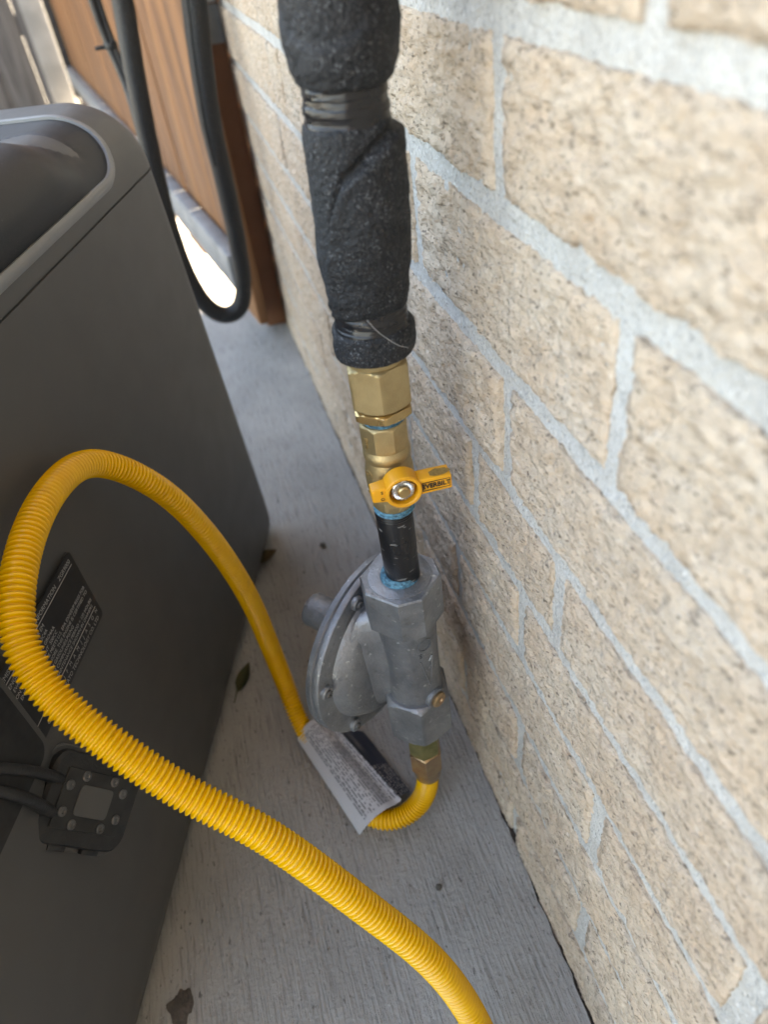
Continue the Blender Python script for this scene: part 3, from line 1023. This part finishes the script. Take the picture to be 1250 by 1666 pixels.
# diaphragm case behind the column
DM = axis_matrix(Vector((0, 0, .205 - ZB)) + DN * .030 + DT * .004, DN, DT)     # z along the disc normal (away), x in plane to the wall
bm = bmesh.new()
RD = .0690
add_lathe(bm, [(.020, -.001), (RD - .003, -.001), (RD - .0005, .0), (RD, .0008), (RD, .0042), (RD - .0006, .005)], 96, DM)
fl = obj('front_flange', bm, 'cast_aluminium', reg)
bm = bmesh.new()
add_lathe(bm, [(RD - .0012, .005), (RD - .0004, .0056), (RD + .0004, .0062), (RD + .0004, .0098), (RD - .001, .0108), (.058, .0112), (.050, .020), (.032, .027), (.018, .030)], 96, DM)
bc = obj('spring_case', bm, 'cast_aluminium', reg)
bm = bmesh.new()
add_lathe(bm, [(.0560, -.0005), (.0545, -.003), (.0505, -.0085), (.0460, -.0105), (.030, -.0122), (.012, -.013)], 80, DM, True, lambda a, z, r: r)
obj('lower_case', bm, 'cast_aluminium', reg)
bm = bmesh.new()
# web that blends the lower case into the column
N_ = 24
rows = []
for k in range(N_ + 1):
    t = k / N_
    row_ = []
    for q in range(17):
        a = math.pi * (q / 16 - .5)
        wdt = .0172 + .018 * t * t
        z_ = .083 + (.048 + .004 * t) * math.sin(a)
        x_ = wdt * math.cos(a) ** .5
        row_.append((x_, z_, t))
    rows.append(row_)
L1 = []; L2 = []
for row_ in rows:
    ra = []; rb = []
    for x_, z_, t in row_:
        base = DN * (.004 + .020 * t)
        ra.append(bm.verts.new(base + DT * x_ + Vector((0, 0, z_ - .012 * t))))
        rb.append(bm.verts.new(base - DT * x_ + Vector((0, 0, z_ - .012 * t))))
    L1.append(ra); L2.append(rb)
for Lr in (L1, L2):
    for k in range(N_):
        for q in range(16):
            bm.faces.new((Lr[k][q], Lr[k][q + 1], Lr[k + 1][q + 1], Lr[k + 1][q]))
obj('case_web', bm, 'cast_aluminium', reg)
# screw lugs round the rim
for k in range(6):
    a = R_(60 * k + 14)
    XF = DM @ Matrix.Rotation(a, 4, 'Z')
    bm = bmesh.new()
    add_lathe(bm, [(.0052, 0), (.0052, -.0030), (.0044, -.0040)], 24, XF @ Matrix.Translation((RD - .0068, 0, 0)))
    lg = obj('screw_lug', bm, 'cast_aluminium', reg)
    bm = bmesh.new()
    add_lathe(bm, [(.0027, -.0038), (.0027, -.0050), (.0021, -.0056), (.0009, -.0056), (.0007, -.0047)], 20, XF @ Matrix.Translation((RD - .0068, 0, 0)))
    obj('screw', bm, 'screw_grey', lg)
bm = bmesh.new()
add_lathe(bm, [(.0150, .026), (.0132, .030), (.0134, .060), (.0134, .0628), (.0126, .0640), (.0112, .0640), (.0106, .0630), (.0100, .0580)], 48, DM)
obj('spring_tower', bm, 'cast_aluminium', reg)
# embossed marks and the brass test plug on the front right of the column
azr = math.atan2(-.90, .30)
ring_mesh('embossed_mark', 'cast_aluminium', reg, on_cyl(azr, .1060, .0190), .0044, .0056, .0006)
add_text('embossed_mark', 'E', .0055, on_cyl(azr - .22, .0965, .0186) @ Matrix.Rotation(R_(0), 4, 'Z'), 'cast_aluminium', reg, 'CENTER', .0006)
XF = on_cyl(azr + .02, .078, .0183)
bm = bmesh.new()
for (xa, ya), (xb, yb) in (((-.0048, .013), (.0012, -.018)), ((.0012, -.018), (.0048, .013)), ((.0048, .013), (.0020, .009))):
    add_tube(bm, [XF @ Vector((xa + (xb - xa) * t / 6, ya + (yb - ya) * t / 6, .0001)) for t in range(7)], .0006, 8)
obj('embossed_mark', bm, 'cast_aluminium', reg)
XF = on_cyl(math.atan2(-.90, .50), .0460, .0165)
lathe('plug_boss', 'cast_aluminium', reg, [(.0080, 0), (.0078, .0040), (.0070, .0046)], 32, XF)
bm = bmesh.new()
add_lathe(bm, [(.0056, .0044), (.0060, .0050), (.0060, .0064), (.0050, .0074), (.0020, .0076), (.0015, .0066), (.0005, .0064)], 32, XF)
obj('test_plug', bm, 'nut_brass', reg)

# ------------------------------------------------------------------ hose
hose = thing('yellow_gas_hose', 'yellow corrugated gas hose looping from the regulator over the concrete', 'hose', (RX, AY, 0))
hp = [(RX, .306, .080), (RX - .0005, .306, .062), (RX - .002, .3055, .040), (-.0680, .3030, .020), (-.0860, .3010, .0108), (-.1070, .3075, .0102), (-.1255, .3464, .0102), (-.1392, .3868, .0110), (-.1495, .4188, .0180),
      (-.1533, .4462, .045), (-.1564, .4600, .087), (-.1604, .4560, .168), (-.1750, .4480, .254), (-.194, .438, .312), (-.221, .418, .3555), (-.2390, .366, .373), (-.2515, .310, .369), (-.2555, .279, .354), (-.2475, .258, .333), (-.232, .241, .317),
      (-.200, .217, .279), (-.170, .199, .252), (-.128, .170, .187), (-.102, .150, .142), (-.0865, .132, .090), (-.0800, .108, .045), (-.0830, .060, .016), (-.100, -.02, .0102), (-.15, -.14, .0102), (-.24, -.26, .0102), (-.36, -.34, .0102)]
path = [p - Vector((RX, AY, 0)) for p in catmull([Vector(p) for p in hp], .0006)]
path = smooth_path(path, 700)
PITCH = .0032
def resample(p, step):
    res = [p[0]]; acc = 0.0; last = p[0]
    for q in p[1:]:
        d = (q - last).length
        while d > 1e-12 and acc + d >= step:
            last = last.lerp(q, (step - acc) / d); res.append(last.copy()); d = (q - last).length; acc = 0.0
        acc += d; last = q
    return res
path = resample(path, PITCH / 10)
def hr(i):
    ph = (i % 10) / 10
    return .0070 + .0022 * (math.cos(2 * math.pi * ph) * .5 + .5) ** .75
bm = bmesh.new()
add_tube(bm, path, hr, 28)
obj('hose_tube', bm, 'yellow_hose', hose, ang=180)
bm = bmesh.new(); add_nut(bm, .0220, .0985, .1385, R_(10), .06)
obj('hex_adapter', bm, 'olive_plating', hose, ang=25)
bm = bmesh.new(); add_nut(bm, .0236, .0740, .0990, R_(14), .10)
fn = obj('flare_nut', bm, 'nut_brass', hose, ang=25)
lathe('nut_sleeve', 'nut_brass', fn, [(.0100, .0600), (.0106, .0610), (.0112, .070), (.0116, .0745)], 40, None)
epath = path[-1]; edir = (path[-1] - path[-8]).normalized()
bm = bmesh.new(); add_nut(bm, .0200, -.004, .016, 0, .1, xf=axis_matrix(epath, edir))
obj('flare_nut', bm, 'nut_brass', hose, ang=25)

def sheet(name, mat, par, corners, arch, seed, nu=24, nv=14, th=.0004, off=Vector((RX, AY, 0))):
    """paper with thickness; corners a,b,c,d run round; arch lifts it over the hose"""
    a, b_, c, d = [Vector(p) - off for p in corners]
    bm = bmesh.new(); uvl = bm.loops.layers.uv.new()
    def pt(u, v):
        p = a.lerp(b_, v).lerp(d.lerp(c, v), u)
        return p + Vector((0, 0, arch(u, v) + .0010 * nz((u * 2, v * 2, seed), 2.0)))
    lay = []
    for k in (0, 1):
        lay.append([[bm.verts.new(pt(i / nu, j / nv) - Vector((0, 0, th * k))) for j in range(nv + 1)] for i in range(nu + 1)])
    for k in (0, 1):
        for i in range(nu):
            for j in range(nv):
                f = bm.faces.new((lay[k][i][j], lay[k][i + 1][j], lay[k][i + 1][j + 1], lay[k][i][j + 1]))
                for lp, (uu_, vv_) in zip(f.loops, ((i, j), (i + 1, j), (i + 1, j + 1), (i, j + 1))):
                    lp[uvl].uv = (uu_ / nu, vv_ / nv)
    for i in range(nu):
        for j in (0, nv):
            bm.faces.new((lay[0][i][j], lay[0][i + 1][j], lay[1][i + 1][j], lay[1][i][j]))
    for j in range(nv):
        for i in (0, nu):
            bm.faces.new((lay[0][i][j], lay[0][i][j + 1], lay[1][i][j + 1], lay[1][i][j]))
    return obj(name, bm, mat, par, ang=60)
t1 = sheet('warning_tag', 'paper_tag', hose, [(-.1560, .4055, .0150), (-.1255, .4170, .0245), (-.0815, .3110, .0225), (-.1235, .2985, .0130)],
           lambda u, v: .0075 * math.sin(math.pi * min(1, v * 1.15)) ** .8, 3)
t1['label'] = 'crinkled white paper tag with fine print'
t2 = sheet('warning_tag', 'blue_tag', hose, [(-.1230, .4020, .0150), (-.0945, .3960, .0075), (-.0700, .3240, .0065), (-.0900, .3150, .0160)],
           lambda u, v: .003 * math.sin(math.pi * v), 8)
t2['label'] = 'dark blue printed under-leaf of the tag'

# ------------------------------------------------------------------ gate, post and cables behind
GD = Vector((-.148, .989, 0)).normalized(); GN = Vector((GD.y, -GD.x, 0))
gate = thing('wooden_gate', 'open brown timber board gate on a grey steel rail beside the brick wall', 'gate', (-.0452, 1.246, 0))
gate.matrix_world = Matrix((GD, -GN, Vector((0, 0, 1)))).transposed().to_4x4()     # local x along the gate, y toward the yard
gate.matrix_world.translation = Vector((-.0452, 1.246, 0))
gm = gate.matrix_world.copy(); gm.translation = Vector((-.0452, 1.246, 0)); gate.matrix_world = gm
BW = .138
bm = bmesh.new(); add_box(bm, 0, BW, -.009, .009, .032, 1.82, .003)
bo = obj('board', bm, 'brown_wood', gate)
random.seed(9)
for k in range(18):
    o = bo if k == 0 else bo.copy()
    if k: COL.objects.link(o)
    o.parent = gate
    o.location = (.004 + k * (BW + .0035), random.uniform(-.0015, .0015), random.uniform(-.006, .006))
for z0_, z1_ in ((.108, .168), (.93, .985), (1.68, 1.735)):
    box('steel_rail', 'grey_steel', gate, .0, 18 * (BW + .0035), .0105, .038, z0_, z1_, bev=.003)
box('frame_upright', 'black_steel', gate, 18 * (BW + .0035) + .002, 18 * (BW + .0035) + .045, -.012, .038, .05, 1.82, bev=.003)
post = thing('gate_post', 'brown painted gate post standing against the brick wall', 'post', (-.0195, 1.32, 0))
box('post_body', 'brown_paint', post, -.0185, .0165, -.018, .018, 0, 1.95, bev=.002)
hg = box('hinge_strap', 'silver_tape', post, -.0225, .0172, -.0225, .0, .505, .560, bev=.001)
box('hinge_strap', 'grey_steel', post, -.0235, .0172, -.0235, .0, .455, .503, bev=.001)

cable = thing('black_power_cable', 'thick black cable hanging in a U-shaped loop in front of the brown gate', 'cable', (-.1, 1.15, 0))
cpts = [(-.100, 1.16, 1.30), (-.110, 1.16, 1.0), (-.122, 1.155, .70), (-.130, 1.15, .535), (-.139, 1.15, .47), (-.1500, 1.15, .37), (-.156, 1.15, .26), (-.150, 1.15, .18), (-.134, 1.15, .128), (-.112, 1.15, .107), (-.086, 1.15, .113), (-.0705, 1.15, .150), (-.0640, 1.15, .21),
        (-.0610, 1.15, .30), (-.0600, 1.15, .384), (-.051, 1.15, .470), (-.042, 1.15, .535), (-.036, 1.155, .70), (-.045, 1.16, 1.0), (-.07, 1.16, 1.22), (-.100, 1.16, 1.30)]
off = Vector((-.1, 1.15, 0))
cp_ = smooth_path([p - off for p in catmull([Vector(p) for p in cpts], .004)], 12)
bm = bmesh.new()
LN = len(cp_)
def crad(i):
    f = i / LN
    base = .0135
    if f > .52: base = .0125 + .0055 * min(1, (f - .52) / .2)
    return base + .0005 * nz(cp_[i], 40)
add_tube(bm, cp_, crad, 20)
obj('cable_jacket', bm, 'cable_black', cable, ang=180)
bm = bmesh.new()
add_tube(bm, [p + Vector((-.010, -.0125, 0)) * (crad(i + int(LN * .60)) / .0165) for i, p in enumerate(cp_[int(LN * .60):int(LN * .9)])], .0028, 8)
obj('split_seam', bm, 'black_rubber', cable)
bm = bmesh.new()
add_tube(bm, catmull([Vector((-.02, .012, 1.32)), Vector((-.0, .0, 1.318)), Vector((0.0, .012, 1.285)), Vector((.02, .10, 1.285)), Vector((.045, .165, 1.285))], .004), .005, 10)
obj('hanging_hook', bm, 'grey_steel', cable)
thin = thing('thin_black_cable', 'thin black cable with a cable tie running beside the thick one', 'cable', (-.16, 1.2, 0))
off = Vector((-.16, 1.2, 0))
bm = bmesh.new()
add_tube(bm, smooth_path([p - off for p in catmull([Vector(p) for p in ((-.115, 1.165, 1.10), (-.150, 1.19, .80), (-.165, 1.2, .60), (-.167, 1.2, .537), (-.164, 1.2, .49), (-.157, 1.19, .44), (-.157, 1.165, .38), (-.160, 1.16, .30), (-.152, 1.158, .20))], .004)], 10), .0055, 12)
obj('cable_jacket', bm, 'black_rubber', thin)
bm = bmesh.new()
add_tube(bm, smooth_path([p - off for p in catmull([Vector(p) for p in ((-.112, 1.165, 1.10), (-.142, 1.19, .80), (-.156, 1.2, .60), (-.160, 1.2, .537), (-.1575, 1.198, .49), (-.152, 1.188, .44))], .004)], 10), .0035, 10)
obj('cable_jacket', bm, 'black_rubber', thin)
lathe('cable_tie', 'black_steel', thin, [(.0085, -.004), (.0090, -.003), (.0090, .003), (.0085, .004)], 20, Matrix.Translation((-.0015, 0, .486)))
box('tie_tail', 'black_steel', thin, -.022, -.006, -.003, .0, .483, .488, bev=.0006)

fence = thing('weathered_fence', 'weathered grey board fence behind the far end of the brown gate', 'fence', (-.6, 4.02, -.03))
bm = bmesh.new(); add_box(bm, -.069, .069, -.009, .009, 0, 1.8, .003)
fo = obj('board', bm, 'grey_wood', fence)
for k in range(26):
    o = fo if k == 0 else fo.copy()
    if k: COL.objects.link(o)
    o.parent = fence
    o.location = (.20 - .1405 * k, random.uniform(-.003, .003), random.uniform(-.004, .004))
for z_ in (.3, 1.5):
    box('rail', 'grey_wood', fence, -3.4, .3, .0115, .05, z_, z_ + .08)
fp = thing('pale_fence_post', 'pale weathered timber post standing before the grey fence', 'post', (-.517, 3.9, -.03))
box('post_body', 'pale_wood', fp, -.045, .045, -.045, .045, 0, 1.95, bev=.004)

# ------------------------------------------------------------------ litter on the concrete
def leaf(loc, L, W, rz, mat, label, curl, grp=None):
    t = thing('dry_leaf', label, 'leaf', loc, None, (0, 0, rz))
    bm = bmesh.new(); n = 14
    rows = []
    for i in range(n + 1):
        u = i / n
        w = W * math.sin(math.pi * u ** .8) * .5 + .0002
        zc = .0010 + curl * (u - .4) ** 2
        rows.append([bm.verts.new((L * (u - .5), w * q, zc + curl * .4 * abs(q) ** 1.5 * math.sin(math.pi * u))) for q in (-1, -.5, 0, .5, 1)])
    for a_, b__ in zip(rows, rows[1:]):
        for k in range(4): bm.faces.new((a_[k], a_[k + 1], b__[k + 1], b__[k]))
    bmesh.ops.solidify(bm, geom=bm.faces[:], thickness=.0004)
    obj('blade', bm, mat, t)
    bm = bmesh.new(); add_tube(bm, [Vector((-L * .5 - .012 + .003 * k, .0005 * k, .0012)) for k in range(6)], .0006, 6)
    obj('stalk', bm, mat, t)
leaf((-.196, .505, .0005), .036, .013, R_(62), 'leaf_olive', 'narrow olive dry leaf beside the generator base', .012)
leaf((-.143, .672, .0005), .030, .018, R_(20), 'leaf_brown', 'curled dark brown dry leaf at the generator corner', .022)
def stone(loc, r, label):
    bm = bmesh.new(); bmesh.ops.create_icosphere(bm, subdivisions=2, radius=r)
    for v in bm.verts:
        v.co *= 1 + .35 * nz(v.co, 1.1 / r, loc[0] * 90); v.co.z *= .6
    lo_ = min(v.co.z for v in bm.verts)
    for v in bm.verts: v.co.z -= lo_
    o = obj('pebble', bm, 'pebble')
    o.location = loc
    tag(o, label, 'pebble')
stone((-.074, .669, 0), .0042, 'dark pebble on the concrete above the regulator tower')
stone((-.126, .501, 0), .0024, 'tiny dark pebble beside the regulator flange, farther from the tag')
stone((-.131, .466, 0), .0026, 'tiny dark pebble beside the regulator flange, close to the tag')
stone((-.074, .242, 0), .0028, 'tan pebble on the concrete between both runs of yellow hose')

# dried mud smear by the generator base
bm = bmesh.new()
random.seed(31)
ring0 = []; cen = bm.verts.new((0, 0, .0016)); n = 40
mid_ = []
for k in range(n):
    a = 2 * math.pi * k / n
    r = .0090 * (1 + .55 * nz((math.cos(a) * 1.4, math.sin(a) * 1.4, 5), 1.3) + .10 * nz((math.cos(a) * 4, math.sin(a) * 4, 2), 1.3))
    ring0.append(bm.verts.new((r * math.cos(a), 1.25 * r * math.sin(a), .0002)))
    mid_.append(bm.verts.new((.6 * r * math.cos(a), .75 * r * math.sin(a), .0012 + .0008 * nz((math.cos(a) * 3, math.sin(a) * 3, 8), 1))))
for k in range(n):
    j = (k + 1) % n
    bm.faces.new((ring0[k], ring0[j], mid_[j], mid_[k])); bm.faces.new((mid_[k], mid_[j], cen))
mud = obj('mud_smear', bm, 'dirt')
mud.location = (-.284, .225, .0002)
tag(mud, 'dark dried mud smear on the concrete at the foot of the generator', 'mud')
